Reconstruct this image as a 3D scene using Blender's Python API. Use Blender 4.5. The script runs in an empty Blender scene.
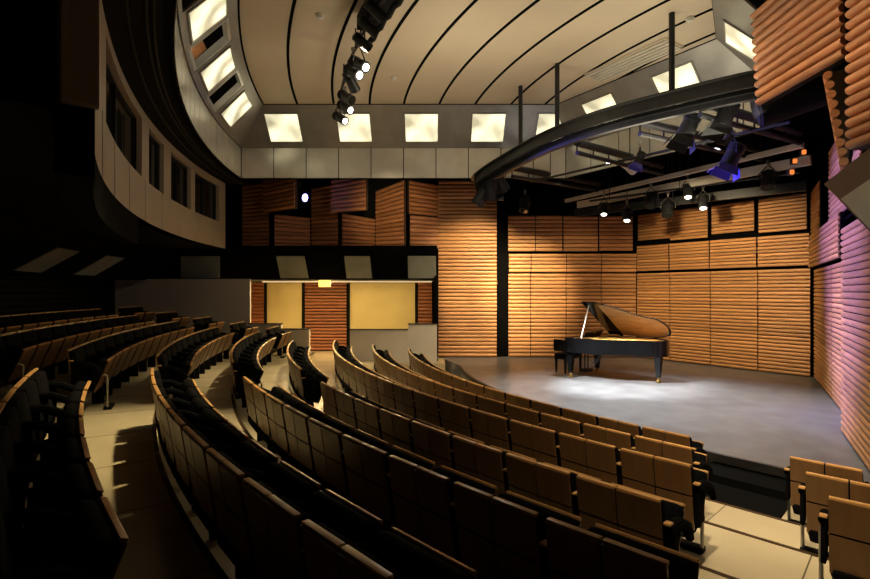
import bpy, bmesh, math, random
from mathutils import Vector, Matrix
V = Vector
random.seed(7)
S = bpy.context.scene
C = S.collection
PI = math.pi

# ------------------------------------------------------------------ camera, world, exposure
cam_d = bpy.data.cameras.new('camera')
cam = bpy.data.objects.new('camera', cam_d); C.objects.link(cam)
H = 2.14                      # eye height above the stage floor
FX, HY = 500.0, 291.0         # focal length and horizon row for a picture 870 wide
cam.location = (0, 0, H); cam.rotation_euler = (PI/2, 0, 0)
cam_d.sensor_fit = 'HORIZONTAL'; cam_d.sensor_width = 36; cam_d.lens = 36*FX/870
cam_d.shift_y = (HY-289.5)/870; cam_d.clip_start = 0.02; cam_d.clip_end = 200
S.camera = cam
w = bpy.data.worlds.new('world'); S.world = w; w.use_nodes = True
w.node_tree.nodes['Background'].inputs[0].default_value = (1, .85, .6, 1)
w.node_tree.nodes['Background'].inputs[1].default_value = 0.0015
S.view_settings.view_transform = 'Standard'; S.view_settings.look = 'None'
S.view_settings.exposure = 0.0; S.view_settings.gamma = 1.0
S.view_settings.use_curve_mapping = False
S.cycles.use_denoising = True
S.cycles.max_bounces = 6; S.cycles.diffuse_bounces = 3; S.cycles.glossy_bounces = 3
S.cycles.sample_clamp_indirect = 3.0; S.cycles.caustics_reflective = False; S.cycles.caustics_refractive = False

def lamp(kind, loc, aim, power, col, size=.1, spot=40, blend=.5, sizey=None):
    d = bpy.data.lights.new('lamp', kind); d.energy = power; d.color = col
    if kind == 'SPOT':
        d.spot_size = math.radians(spot); d.spot_blend = blend; d.shadow_soft_size = size
    elif kind == 'AREA':
        d.size = size
        if sizey: d.shape = 'RECTANGLE'; d.size_y = sizey
    else: d.shadow_soft_size = size
    o = bpy.data.objects.new('lamp', d); C.objects.link(o); o.location = loc
    o.rotation_euler = (V(aim)-V(loc)).to_track_quat('-Z', 'Y').to_euler()
    return o
WARM = (1, .72, .42); CREAM = (1, .80, .50); WHITE = (1, .93, .82)
CX, CY = 13.35, 14.75         # centre of the hall's concentric circles
def pol(R, a, z): a = math.radians(a); return V((CX+R*math.cos(a), CY+R*math.sin(a), z))
def P(px, py, D): return V(((px-435)/FX*D, D, H-(py-HY)/FX*D))

# unseen area lamps added in mid-air, facing up to wash the ceiling
CREAM = (1, .90, .66)
for x, y, e in ((-2.2, 10.4, 7), (1.6, 10.6, 1), (-1.2, 7.2, 1), (2.4, 7.6, 2), (3.9, 8.9, 62), (-.6, 4.0, 1)):
    lamp('AREA', (x, y, 4.9), (x, y, 9), e, CREAM, 2.4, sizey=2.4)
lamp('POINT', (.4, 9.2, 5.0), (0, 0, 0), 85, (1, .88, .64), .35)  # unseen fill lamp added in mid-air for general brightness
# stage wash from the rig and from the catwalk
GOLD = (1, .78, .45)
lamp('SPOT', (1.9, 13.5, 4.6), (1.1, 16.2, 2.1), 1000, GOLD, .08, 88, .9)
lamp('SPOT', (2.9, 10.9, 5.2), (3.0, 16.2, 2.2), 2700, GOLD, .08, 34, .8)
lamp('SPOT', (-1.0, 9.3, 6.1), (1.6, 16.2, 1.6), 1800, GOLD, .08, 22, .8)
COOL = (.96, .98, 1)
lamp('SPOT', (-.8, 8.6, 6.2), (4.1, 11.2, 0.2), 17000, COOL, .08, 24, .9)
lamp('SPOT', (4.0, 11.6, 5.2), (4.0, 10.4, 0), 2900, COOL, .1, 76, .9)
lamp('SPOT', (6.0, 10.4, 5.2), (5.4, 9.4, 0), 1500, COOL, .1, 80, .9)
lamp('SPOT', (4.6, 10.4, 4.4), (8.2, 14.2, 1.9), 1250, (1, .80, .46), .1, 75, .9)
lamp('SPOT', (3.4, 13.6, 5.2), (5.2, 16.2, 1.4), 500, GOLD, .1, 70, .9)
lamp('SPOT', (-3.75, 14.2, 4.7), (6.8, 8.2, 2.6), 22000, (.20, .175, 1), .06, 30, .7)
lamp('SPOT', (5.0, 9.8, 4.6), (7.2, 8.4, 1.2), 230, WARM, .1, 75, .9)
lamp('SPOT', (-1.3, 8.4, 6.2), (4.7, 6.4, 5.6), 4600, (1, .78, .52), .08, 34, .8)
# unseen spots added to brighten the aisle, the front rows and the curved left gangways
lamp('SPOT', (.6, 1.6, 6.6), (3.2, 6.0, 0), 6200, (1, .80, .50), .15, 66, 1)
lamp('SPOT', (-1.6, 5.5, 6.5), (.2, 10.6, .2), 1500, (1, .78, .46), .15, 58, .9)
lamp('SPOT', (-.9, 6.9, 6.7), (-3.1, 5.2, .7), 2300, (1, .80, .42), .15, 36, .9)
lamp('SPOT', (2.7, 4.0, 6.7), (2.9, 5.3, -.1), 1500, (1, .84, .56), .15, 34, .9)
lamp('SPOT', (-1.0, 9.4, 4.2), (-1.3, 15.6, 4.5), 620, GOLD, .1, 30, .9)  # spot added in mid-air to brighten the rear baffles
lamp('SPOT', (-1.0, 10.4, 6.6), (-3.2, 10.2, .3), 2000, (1, .80, .44), .15, 44, .9)

# ------------------------------------------------------------------ helpers
class MB:
    def __init__(s): s.v = []; s.f = []; s.sm = []
    def add(s, vs, fs, smooth=False):
        n = len(s.v); s.v += [tuple(x) for x in vs]
        s.f += [tuple(i+n for i in f) for f in fs]; s.sm += [smooth]*len(fs); return s
    def hexa(s, p):           # 8 points: bottom loop 4, top loop 4
        return s.add(p, [(3,2,1,0),(4,5,6,7),(0,1,5,4),(1,2,6,5),(2,3,7,6),(3,0,4,7)])
    def box(s, c, d, M=None):
        x, y, z = d[0]/2, d[1]/2, d[2]/2
        p = [V(q) for q in ((-x,-y,-z),(x,-y,-z),(x,y,-z),(-x,y,-z),(-x,-y,z),(x,-y,z),(x,y,z),(-x,y,z))]
        if M is not None: p = [M @ q for q in p]
        return s.hexa([q+V(c) for q in p])
    def rbox(s, c, d, r, M=None, seg=2):
        bm = bmesh.new(); bmesh.ops.create_cube(bm, size=1)
        bmesh.ops.scale(bm, vec=d, verts=bm.verts)
        bmesh.ops.bevel(bm, geom=bm.edges[:], offset=min(r, min(d)*.49), segments=seg, profile=.6, affect='EDGES')
        if M is not None: bmesh.ops.transform(bm, matrix=M, verts=bm.verts)
        bmesh.ops.translate(bm, vec=c, verts=bm.verts)
        bm.verts.index_update()
        s.add([v.co.copy() for v in bm.verts], [[v.index for v in f.verts] for f in bm.faces], True); bm.free(); return s
    def tube(s, pts, r, n=8, cap=True):
        pts = [V(p) for p in pts]; rs = r if isinstance(r, (list, tuple)) else [r]*len(pts)
        vs = []; up = None
        for i, p in enumerate(pts):
            t = (pts[min(i+1, len(pts)-1)]-pts[max(i-1, 0)]).normalized()
            if up is None:
                up = V((0,0,1)) if abs(t.z) < .9 else V((1,0,0))
            a = t.cross(up).normalized(); b = a.cross(t).normalized(); up = b
            for k in range(n):
                th = 2*PI*k/n; vs.append(p+(a*math.cos(th)+b*math.sin(th))*rs[i])
        fs = [(i*n+k, i*n+(k+1)%n, (i+1)*n+(k+1)%n, (i+1)*n+k) for i in range(len(pts)-1) for k in range(n)]
        if cap: fs += [tuple(range(n))[::-1], tuple((len(pts)-1)*n+k for k in range(n))]
        return s.add(vs, fs, True)
    def prism(s, poly, z0, z1):
        n = len(poly)
        vs = [V((p[0], p[1], z0)) for p in poly]+[V((p[0], p[1], z1)) for p in poly]
        return s.add(vs, [tuple(range(n))[::-1], tuple(range(n, 2*n))]+[(i, (i+1) % n, n+(i+1) % n, n+i) for i in range(n)])
    def arcs(s, prof, a0, a1, n):     # sweep an (R, z) profile round the hall's centre
        m = len(prof); vs = [pol(R, a0+(a1-a0)*i/n, z) for i in range(n+1) for R, z in prof]
        return s.add(vs, [(i*m+j, i*m+j+1, (i+1)*m+j+1, (i+1)*m+j) for i in range(n) for j in range(m-1)])
    def ring(s, R0, R1, z0, z1, a0, a1, n):
        pr = [(R0, z0), (R1, z0), (R1, z1), (R0, z1)]
        vs = [pol(R, a0+(a1-a0)*i/n, z) for i in range(n+1) for R, z in pr]
        fs = [(i*4+j, i*4+(j+1) % 4, (i+1)*4+(j+1) % 4, (i+1)*4+j) for i in range(n) for j in range(4)]
        return s.add(vs, fs+[(3,2,1,0), tuple(n*4+k for k in range(4))])
    def sweep(s, path, prof):         # profile of (side, z) offsets along a level path
        m = len(prof); vs = []; path = [V(p) for p in path]
        for i, p in enumerate(path):
            t = path[min(i+1, len(path)-1)]-path[max(i-1, 0)]; t.z = 0; t.normalize(); nrm = V((t.y, -t.x, 0))
            vs += [p+nrm*a+V((0, 0, b)) for a, b in prof]
        n = len(path)
        fs = [(i*m+j, i*m+(j+1) % m, (i+1)*m+(j+1) % m, (i+1)*m+j) for i in range(n-1) for j in range(m)]
        return s.add(vs, fs+[tuple(range(m))[::-1], tuple((n-1)*m+k for k in range(m))])
    def quad(s, a, b, c, d): return s.add([a, b, c, d], [(0,1,2,3)])
    def slab(s, a, b, c, d, t):       # four corners a board, thickened along -normal
        n = (V(b)-V(a)).cross(V(d)-V(a)).normalized()*t
        f = [V(q) for q in (a, b, c, d)]
        return s.hexa([f[0]-n, f[1]-n, f[2]-n, f[3]-n, f[0], f[1], f[2], f[3]])
    def build(s, name, m, parent=None, kind=None):
        me = bpy.data.meshes.new(name); me.from_pydata(s.v, [], s.f)
        if m: me.materials.append(m)
        me.polygons.foreach_set('use_smooth', s.sm); 
        bm = bmesh.new(); bm.from_mesh(me); bmesh.ops.recalc_face_normals(bm, faces=bm.faces); bm.to_mesh(me); bm.free()
        if any(s.sm): me.set_sharp_from_angle(angle=math.radians(40))
        me.update()
        o = bpy.data.objects.new(name, me); C.objects.link(o)
        if parent: o.parent = parent
        if kind: o['kind'] = kind
        return o
def struct(name, mb, m): return mb.build(name, m, None, 'structure')
def tag(o, label, cat, group=None):
    o['label'] = label; o['category'] = cat
    if group: o['group'] = group
    return o
def thing(name, label, cat, loc=(0,0,0), rz=0, group=None):
    o = bpy.data.objects.new(name, None); C.objects.link(o); o.location = loc; o.rotation_euler = (0, 0, rz)
    o.empty_display_size = .1
    return tag(o, label, cat, group)
def local(o, mb):                    # world-coordinate mesh data brought into a thing's own frame
    M = (Matrix.Translation(o.location) @ o.rotation_euler.to_matrix().to_4x4()).inverted()
    mb.v = [tuple(M @ V(p)) for p in mb.v]; return mb
def polish(o, width=.01, seg=2):
    b = o.modifiers.new('bevel', 'BEVEL'); b.width = width; b.segments = seg; b.limit_method = 'ANGLE'; return o
ORD = ['first','second','third','fourth','fifth','sixth','seventh','eighth','ninth','tenth','eleventh','twelfth',
       'thirteenth','fourteenth','fifteenth','sixteenth','seventeenth','eighteenth','nineteenth','twentieth']

# ------------------------------------------------------------------ materials
def mat(name, col, rough=.5, metal=0, noise=None, bump=0, emit=None, island=0, coat=0, spec=.5, nscale=(1,1,1)):
    m = bpy.data.materials.new(name); m.use_nodes = True; nt = m.node_tree; L = nt.links
    b = nt.nodes['Principled BSDF']; b.inputs['Base Color'].default_value = (*col, 1)
    b.inputs['Roughness'].default_value = rough; b.inputs['Metallic'].default_value = metal
    b.inputs['Coat Weight'].default_value = coat; b.inputs['Coat Roughness'].default_value = .05
    b.inputs['Specular IOR Level'].default_value = spec
    if emit: b.inputs['Emission Color'].default_value = (*emit[0], 1); b.inputs['Emission Strength'].default_value = emit[1]
    if noise or bump or island:
        tc = nt.nodes.new('ShaderNodeTexCoord'); mp = nt.nodes.new('ShaderNodeMapping'); mp.inputs['Scale'].default_value = nscale
        n = nt.nodes.new('ShaderNodeTexNoise'); n.inputs['Scale'].default_value = noise[0] if noise else 30; n.inputs['Detail'].default_value = 4
        L.new(tc.outputs['Object'], mp.inputs[0]); L.new(mp.outputs[0], n.inputs['Vector'])
        src = n.outputs['Fac']; amt = noise[1] if noise else 0
        mr = nt.nodes.new('ShaderNodeMapRange'); mr.inputs['From Min'].default_value = .3; mr.inputs['From Max'].default_value = .7
        mr.inputs['To Min'].default_value = 1-amt; mr.inputs['To Max'].default_value = 1+amt; L.new(src, mr.inputs['Value'])
        val = mr.outputs[0]
        if island:
            g = nt.nodes.new('ShaderNodeNewGeometry'); m2 = nt.nodes.new('ShaderNodeMapRange')
            m2.inputs['To Min'].default_value = 1-island; m2.inputs['To Max'].default_value = 1+island
            L.new(g.outputs['Random Per Island'], m2.inputs['Value'])
            mm = nt.nodes.new('ShaderNodeMath'); mm.operation = 'MULTIPLY'; L.new(val, mm.inputs[0]); L.new(m2.outputs[0], mm.inputs[1]); val = mm.outputs[0]
        vm = nt.nodes.new('ShaderNodeVectorMath'); vm.operation = 'SCALE'; vm.inputs[0].default_value = col
        L.new(val, vm.inputs['Scale']); L.new(vm.outputs[0], b.inputs['Base Color'])
        if bump:
            bp = nt.nodes.new('ShaderNodeBump'); bp.inputs['Strength'].default_value = bump; bp.inputs['Distance'].default_value = .01
            L.new(src, bp.inputs['Height']); L.new(bp.outputs[0], b.inputs['Normal'])
    return m
M = {}
M['slat'] = mat('timber_batten', (.52, .25, .092), .42, noise=(3, .22), island=.24, nscale=(1, 1, 14))
M['log'] = mat('timber_log', (.50, .21, .085), .45, noise=(3, .25), island=.2, nscale=(1, 1, 10))
M['reddoor'] = mat('red_timber', (.30, .10, .045), .4, noise=(3, .2), island=.2, nscale=(1, 1, 14))
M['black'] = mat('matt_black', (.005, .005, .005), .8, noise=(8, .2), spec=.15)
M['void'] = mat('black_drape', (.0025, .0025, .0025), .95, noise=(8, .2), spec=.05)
M['blackmetal'] = mat('black_metal', (.018, .018, .02), .42, .3, noise=(12, .2))
M['greymetal'] = mat('dark_grey_metal', (.036, .035, .033), .4, .5, noise=(6, .15))
M['fascia'] = mat('brushed_metal_panel', (.70, .68, .61), .24, .4, noise=(2.5, .08), bump=.02)
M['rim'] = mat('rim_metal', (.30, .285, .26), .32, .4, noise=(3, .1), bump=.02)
M['ceil'] = mat('cream_ceiling', (.60, .50, .36), .6, noise=(.8, .05))
M['pale'] = mat('pale_panel', (.50, .43, .32), .35, .1, noise=(1.5, .06))
M['white'] = mat('white_paint', (.62, .58, .50), .6, noise=(2, .04))
M['cream'] = mat('cream_blind', (.66, .52, .25), .6, noise=(1.2, .06))
M['rail'] = mat('pale_rail', (.62, .57, .48), .4, noise=(5, .06))
M['lens_glass'] = mat('dark_glass', (.015, .017, .016), .08, spec=.6, noise=(2, .3))
M['screen'] = mat('grey_glass_screen', (.26, .28, .25), .35, noise=(3, .1), bump=.05)
M['veneer'] = mat('brown_veneer', (.155, .078, .028), .38, noise=(2.2, .14), nscale=(6, 6, 1), spec=.4)
M['cap'] = mat('beech_edge', (.56, .30, .11), .32, noise=(5, .15))
M['fabric'] = mat('black_fabric', (.0034, .0034, .004), .95, noise=(120, .3), bump=.15, spec=.05)
M['chrome'] = mat('satin_steel', (.35, .34, .32), .3, .9, noise=(20, .1))
M['piano'] = mat('black_lacquer', (.004, .004, .0045), .14, spec=.35, noise=(5, .1))
M['gold'] = mat('gold_plate', (.75, .42, .10), .35, .7, noise=(6, .1))
M['brass'] = mat('brass', (.85, .58, .18), .2, 1, noise=(10, .1))
M['ivory'] = mat('ivory_key', (.8, .77, .68), .25, noise=(10, .05))
M['lid_reflection'] = mat('painted_lid_reflection', (.62, .42, .20), .22, .2, noise=(3, .2), nscale=(1, 6, 1))  # reflection of the gold plate, put into the colour
M['wood_in'] = mat('spruce_board', (.80, .36, .10), .35, noise=(4, .15), nscale=(1, 8, 1))
M['carpet'] = mat('black_carpet', (.004, .004, .004), .95, noise=(80, .4), bump=.2, spec=.05)
M['brownbox'] = mat('dark_brown_board', (.05, .033, .02), .5, noise=(3, .15))
M['greyface'] = mat('grey_board', (.34, .33, .31), .5, noise=(3, .1))
M['stage'] = mat('stage_floor', (.135, .135, .137), .34, noise=(2.5, .22), bump=.06)
M['nosing'] = mat('bronze_nosing', (.07, .04, .02), .4, .4, noise=(9, .15))
M['lit'] = mat('lit_lens', (.9, .9, .8), .3, emit=((1, .92, .72), 14))
M['blue'] = mat('blue_lens', (.1, .1, .9), .3, emit=((.28, .25, 1), 12))
M['bluemetal'] = mat('blue_barn_door', (.05, .04, .35), .4, .2, noise=(9, .1))
M['amber'] = mat('amber_lens', (.9, .3, .05), .3, emit=((1, .25, .05), 1.0))
M['strip'] = mat('strip_tube', (1, .9, .6), .3, emit=((1, .74, .42), 1.0))
M['exit'] = mat('exit_sign_face', (.9, .8, .1), .3, emit=((1, .80, .12), 2.2))
M['exitmark'] = mat('exit_sign_mark', (.5, .5, .05), .3, emit=((.75, .75, .10), 1.0))
# frosted diffusers: the lamps behind show as soft bright patches
m = mat('frosted_diffuser', (.8, .78, .6), .4, emit=((1, .92, .60), 1.3)); M['diffuser'] = m
nt = m.node_tree; tc = nt.nodes.new('ShaderNodeTexCoord'); no = nt.nodes.new('ShaderNodeTexNoise'); no.inputs['Scale'].default_value = 2.1; no.inputs['Detail'].default_value = 1
mr = nt.nodes.new('ShaderNodeMapRange'); mr.inputs['From Min'].default_value = .35; mr.inputs['From Max'].default_value = .65; mr.inputs['To Min'].default_value = .38; mr.inputs['To Max'].default_value = 1.35
nt.links.new(tc.outputs['Object'], no.inputs['Vector']); nt.links.new(no.outputs['Fac'], mr.inputs['Value']); nt.links.new(mr.outputs[0], nt.nodes['Principled BSDF'].inputs['Emission Strength'])
# cream floor tiles laid in polar courses round the hall's centre
m = mat('cream_floor_tile', (.50, .42, .28), .22); M['tile'] = m
nt = m.node_tree; L = nt.links; N = nt.nodes.new
def mth(op, a, b=None):
    n = N('ShaderNodeMath'); n.operation = op
    for i, x in enumerate((a, b)):
        if x is None: continue
        if isinstance(x, (int, float)): n.inputs[i].default_value = x
        else: L.new(x, n.inputs[i])
    return n.outputs[0]
tc = N('ShaderNodeTexCoord'); sp = N('ShaderNodeSeparateXYZ'); L.new(tc.outputs['Object'], sp.inputs[0])
ang = mth('ARCTAN2', mth('SUBTRACT', CY, sp.outputs['Y']), mth('SUBTRACT', CX, sp.outputs['X']))
cell = mth('FRACT', mth('ADD', mth('MULTIPLY', ang, 17.0), 20.3))
seam = mth('LESS_THAN', cell, .012)
no = N('ShaderNodeTexNoise'); no.inputs['Scale'].default_value = 1.7; L.new(tc.outputs['Object'], no.inputs['Vector'])
k = mth('MULTIPLY', mth('ADD', mth('MULTIPLY', no.outputs['Fac'], .3), .85), mth('SUBTRACT', 1.0, mth('MULTIPLY', seam, .75)))
vm = N('ShaderNodeVectorMath'); vm.operation = 'SCALE'; vm.inputs[0].default_value = (.50, .42, .28); L.new(k, vm.inputs['Scale'])
L.new(vm.outputs[0], nt.nodes['Principled BSDF'].inputs['Base Color'])

# ------------------------------------------------------------------ floor tiers
ZT = [1.572, 1.409, 1.25, 1.174, 1.015, .875, .728, .58, .43]   # seat tops below the eye, row by row
R1, PITCH = 14.134, .953
SEAT_H = .80
def row_R(k): return R1+PITCH*k
def row_z(k): return H-ZT[k]-SEAT_H
a0, a1 = 179.6, 250
mb = MB(); mb.ring(12.3, 13.14, -.8, -.41, a0, a1, 60)
for k in range(9):
    mb.ring(row_R(k)-1.0, row_R(k)-1.0+PITCH if k < 8 else 25.5, -.8, row_z(k), a0, a1, 70)
mb.hexa([V(q) for q in ((-9.6,14.6,-.8),(.3,14.6,-.8),(.3,18.2,-.8),(-9.6,18.2,-.8),(-9.6,14.6,0),(.3,14.6,0),(.3,18.2,0),(-9.6,18.2,0))])
struct('floor', mb, M['tile'])
mb = MB()
for k in range(9): mb.ring(row_R(k)-1.012, row_R(k)-.972, row_z(k)-.05, row_z(k)+.006, a0, a1, 90)
struct('trim_1', mb, M['nosing'])
# stage slab
mb = MB(); arc = [pol(12.62, a, 0) for a in [182+ (245-182)*i/60 for i in range(61)]]
mb.prism([(.12, 16.4)]+[(p.x, p.y) for p in arc]+[(10.5, 5), (12, 12), (7.5, 17.5), (.12, 17.5)], -.8, 0)
struct('floor_stage', mb, M['stage'])
mb = MB(); mb.ring(12.605, 12.66, -.10, .004, 182, 243, 60); struct('trim_2', mb, M['greymetal'])
t = thing('stage_steps', 'low black carpeted steps rising from the tiled aisle to the stage edge', 'steps', pol(13.3, 221.8, -.2))
mb = MB(); mb.ring(12.67, 13.12, -.408, -.12, 219.9, 224.3, 10); local(t, mb).build('step', M['carpet'], t)
mb = MB(); mb.ring(13.165, 14.05, -.23, -.20, 219.9, 224.4, 10); local(t, mb).build('mat', M['carpet'], t)

# ------------------------------------------------------------------ ceiling, grooves, rim and fascia
CZ = 6.89
Ec = [(-4.395, 12.73), (3.10, 12.73), (5.31, 9.39), (5.31-.526*2.4, 9.39-.85*2.4)]
Ef = [(-5.26, 13.57), (3.55, 13.57), (6.31, 9.40), (6.31-.526*2.4, 9.40-.85*2.4)]
FZ0, FZ1 = 5.21, 6.04
def ang_of(p): return math.degrees(math.atan2(p[1]-CY, p[0]-CX)) % 360
aC = ang_of(Ec[0]); aF = ang_of(Ef[0])
poly = [(pol(17.86, aC+(250-aC)*i/50, 0).x, pol(17.86, aC+(250-aC)*i/50, 0).y) for i in range(51)][::-1]+Ec+[(7, 3)]
mb = MB(); mb.prism(poly, CZ, CZ+.2); struct('ceiling', mb, M['ceil'])
for i, R in enumerate((17.83, 16.97, 16.05, 15.15, 14.29, 13.4, 12.5, 11.6, 10.75, 9.9)):
    lo = None; pts = []
    for j in range(400):               # only where the groove lies under the ceiling
        a = 183+j*.18; p = pol(R, a, 0)
        inA = p.y < 12.70; d = V((Ec[2][0]-Ec[1][0], Ec[2][1]-Ec[1][1])); q = V((p.x-Ec[1][0], p.y-Ec[1][1]))
        inB = d.x*q.y-d.y*q.x < -.03; d2 = V((Ec[3][0]-Ec[2][0], Ec[3][1]-Ec[2][1])); q2 = V((p.x-Ec[2][0], p.y-Ec[2][1]))
        inC = d2.x*q2.y-d2.y*q2.x < -.05
        if inA and inB and inC: pts.append(a)
    if pts:
        mb = MB(); mb.ring(R-.028, R+.028, CZ-.012, CZ+.02, pts[0], pts[-1], 60); struct('trim_%d' % (10+i), mb, M['void'])
# thin dark line where ceiling meets rim
mb = MB()
for i in range(3):
    a, b = V((*Ec[i], CZ)), V((*Ec[i+1], CZ)); mb.tube([a, b], .03, 6)
struct('trim_3', mb, M['void'])
# metal fascia: separate panels with dark joints, on a dark backing
mb = MB(); bk = MB(); na = 26
A_END = 226
step = (A_END-aF)/na
for i in range(na):
    g = .0012*57
    x0, x1 = aF+step*i+.04, aF+step*(i+1)-.04
    mb.ring(18.65, 18.68, FZ0, FZ1-.02, x0, x1, 4)
bk.ring(18.69, 18.75, FZ0-.02, FZ1+.02, aF-.3, A_END, 60)
def facet(i, n, mb, bk, z0, z1):
    a, b = V((*Ef[i], 0)), V((*Ef[i+1], 0)); d = (b-a)/n; out = V((-(b-a).y, (b-a).x, 0)).normalized()
    if out.dot(V((2, 8, 0))-a) > 0: out = -out
    e = d.normalized()*.012
    for k in range(n):
        p, q = a+d*k+e, a+d*(k+1)-e
        mb.hexa([p+V((0,0,z0)), q+V((0,0,z0)), q+out*.03+V((0,0,z0)), p+out*.03+V((0,0,z0)), p+V((0,0,z1)), q+V((0,0,z1)), q+out*.03+V((0,0,z1)), p+out*.03+V((0,0,z1))])
    p, q = a+out*.04, b+out*.04
    bk.hexa([p+V((0,0,z0-.02)), q+V((0,0,z0-.02)), q+out*.06+V((0,0,z0-.02)), p+out*.06+V((0,0,z0-.02)), p+V((0,0,z1)), q+V((0,0,z1)), q+out*.06+V((0,0,z1)), p+out*.06+V((0,0,z1))])
for i, n in ((0, 10), (1, 6), (2, 3)): facet(i, n, mb, bk, FZ0, FZ1-.02)
struct('wall_fascia', mb, M['fascia']); struct('trim_4', bk, M['void'])
# sloped rim: flat facets, and the curved side with openings left for the hatches
mb = MB()
for i in range(3):
    mb.slab(V((*Ef[i], FZ1)), V((*Ef[i+1], FZ1)), V((*Ec[i+1], CZ)), V((*Ec[i], CZ)), -.03)
LIGHT_A = [189.4, 196.2, 202.7, 209.0, 215.5]; HATCH_A = [192.8, 199.4, 205.8]
def slope(R_, f, a):  # point on the curved slope, f from 0 (fascia) to 1 (ceiling)
    return pol(18.65+(17.86-18.65)*f, a, FZ1+(CZ-FZ1)*f)
def sl_quad(mb, a, b, f0, f1, n=3):
    for k in range(n):
        x0, x1 = a+(b-a)*k/n, a+(b-a)*(k+1)/n
        mb.slab(slope(0, f0, x0), slope(0, f0, x1), slope(0, f1, x1), slope(0, f1, x0), .03)
cur = aF
for h in HATCH_A:
    sl_quad(mb, cur, h-1.35, 0, 1, 5); sl_quad(mb, h-1.35, h+1.35, 0, .06); sl_quad(mb, h-1.35, h+1.35, .84, 1); cur = h+1.35
sl_quad(mb, cur, A_END, 0, 1, 12)
mb.add([V((*Ef[0], FZ1)), V((*Ec[0], CZ)), slope(0, 1, aF), slope(0, 0, aF)], [(0, 1, 2, 3)])
struct('wall_rim', mb, M['rim'])
def panel_light(c0, c1, c2, c3, label):   # corners: low left, low right, high right, high left
    c = (c0+c1+c2+c3)/4; n = (c1-c0).cross(c3-c0).normalized()
    if n.dot(V((2, 6, 1))-c) < 0: n = -n
    t = thing('ceiling_light', label, 'light', c, 0, 'frosted panel lights round the ceiling rim')
    q = [p+n*.02 for p in (c0, c1, c2, c3)]
    inn = [c+n*.02+(p-c-n*.02)*.92 for p in q]
    mb = MB()
    for k in range(4):
        mb.hexa([q[k]-n*.02, q[(k+1)%4]-n*.02, inn[(k+1)%4]-n*.02, inn[k]-n*.02, q[k]+n*.03, q[(k+1)%4]+n*.03, inn[(k+1)%4]+n*.03, inn[k]+n*.03])
    local(t, mb).build('frame', M['rim'], t)
    mb = MB(); mb.hexa([p-n*.01 for p in inn]+[p+n*.012 for p in inn]); local(t, mb).build('diffuser', M['diffuser'], t)
for i, a in enumerate(LIGHT_A[:3]):
    q = [slope(0, f, x) for f, x in ((.12, a-1.55), (.12, a+1.55), (.80, a+1.55), (.80, a-1.55))]
    panel_light(*q, ['frosted panel light on the curved left rim, nearest the flat rear rim',
                     'frosted panel light on the curved left rim, between two open hatches',
                     'frosted panel light on the curved left rim at the top edge'][i])
JN = MB()
def facet_light(i, x0, x1, label, uu=None):
    a, b = V((*Ef[i], FZ1)), V((*Ef[i+1], FZ1)); c, d = V((*Ec[i], CZ)), V((*Ec[i+1], CZ))
    m0, m1 = (a+c)/2, (b+d)/2
    def tt(px):                       # where a sight line meets the middle of the facet
        s = (px-435)/FX; return (s*m0.y-m0.x)/((m1.x-m0.x)-s*(m1.y-m0.y))
    u = uu if uu is not None else (tt(x0)+tt(x1))/2; Ld = (m1-m0).length; hw = .46/Ld; dv = (m1-m0)
    low = a+(c-a)*.10; mid = (m0+dv*u)
    up = V((0, 0, 1)); sv = (c+d-a-b)/2; e = dv.normalized(); sv = sv-e*sv.dot(e)
    q0 = mid-e*.46-sv*.37; q1 = mid+e*.46-sv*.37; q2 = mid+e*.46+sv*.33; q3 = mid-e*.46+sv*.33
    panel_light(q0, q1, q2, q3, label)
    nj = e.cross(sv).normalized(); nj = nj if nj.z < 0 else -nj
    for o_ in (-.56, .56): JN.tube([mid+e*o_-sv*.49+nj*.004, mid+e*o_+sv*.49+nj*.004], .008, 4)
for x0, x1, l in ((267,301,'leftmost frosted panel light on the flat rear rim'), (339,370,'frosted panel light on the rear rim behind the hanging lamps'),
                  (406,437,'middle frosted panel light on the flat rear rim'), (473,503,'frosted panel light on the rear rim, left of the first rod'), (541,565,'rightmost frosted panel light on the flat rear rim, behind a rod')):
    facet_light(0, x0, x1, l)
facet_light(1, 588, 620, 'frosted panel light on the right rim just past the corner')
facet_light(1, 655, 704, 'frosted panel light on the right rim, behind the tallest rod')
facet_light(2, 746, 750, 'frosted panel light on the right rim beside the hanging log panel', .36)
struct('trim_9', JN, M['void'])
for i, h in enumerate(HATCH_A[:2]):
    t = thing('open_hatch', ['open hatch in the curved rim nearer the rear, warm timber inside', 'open hatch in the curved rim higher up, black inside'][i], 'hatch', slope(0, .5, h), 0, 'open hatches in the ceiling rim')
    q = [slope(0, f, x) for f, x in ((.06, h-1.35), (.06, h+1.35), (.84, h+1.35), (.84, h-1.35))]
    c = sum(q, V((0,0,0)))/4; n = (q[1]-q[0]).cross(q[3]-q[0]).normalized()
    if n.dot(V((2,6,1))-c) < 0: n = -n
    inn = [c+(p-c)*.86 for p in q]; mb = MB()
    for k in range(4):
        mb.hexa([q[k]-n*.10, q[(k+1)%4]-n*.10, inn[(k+1)%4]-n*.10, inn[k]-n*.10, q[k]+n*.02, q[(k+1)%4]+n*.02, inn[(k+1)%4]+n*.02, inn[k]+n*.02])
    local(t, mb).build('frame', M['fascia'], t)
    mb = MB(); mb.hexa([p-n*1.1 for p in q]+[p-n*1.05 for p in q]); local(t, mb).build('back_panel', M['brownbox'] if i else M['log'], t)
    lamp('POINT', c-n*.5+V((0,0,.1)), c, 5, CREAM, .05)
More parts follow.
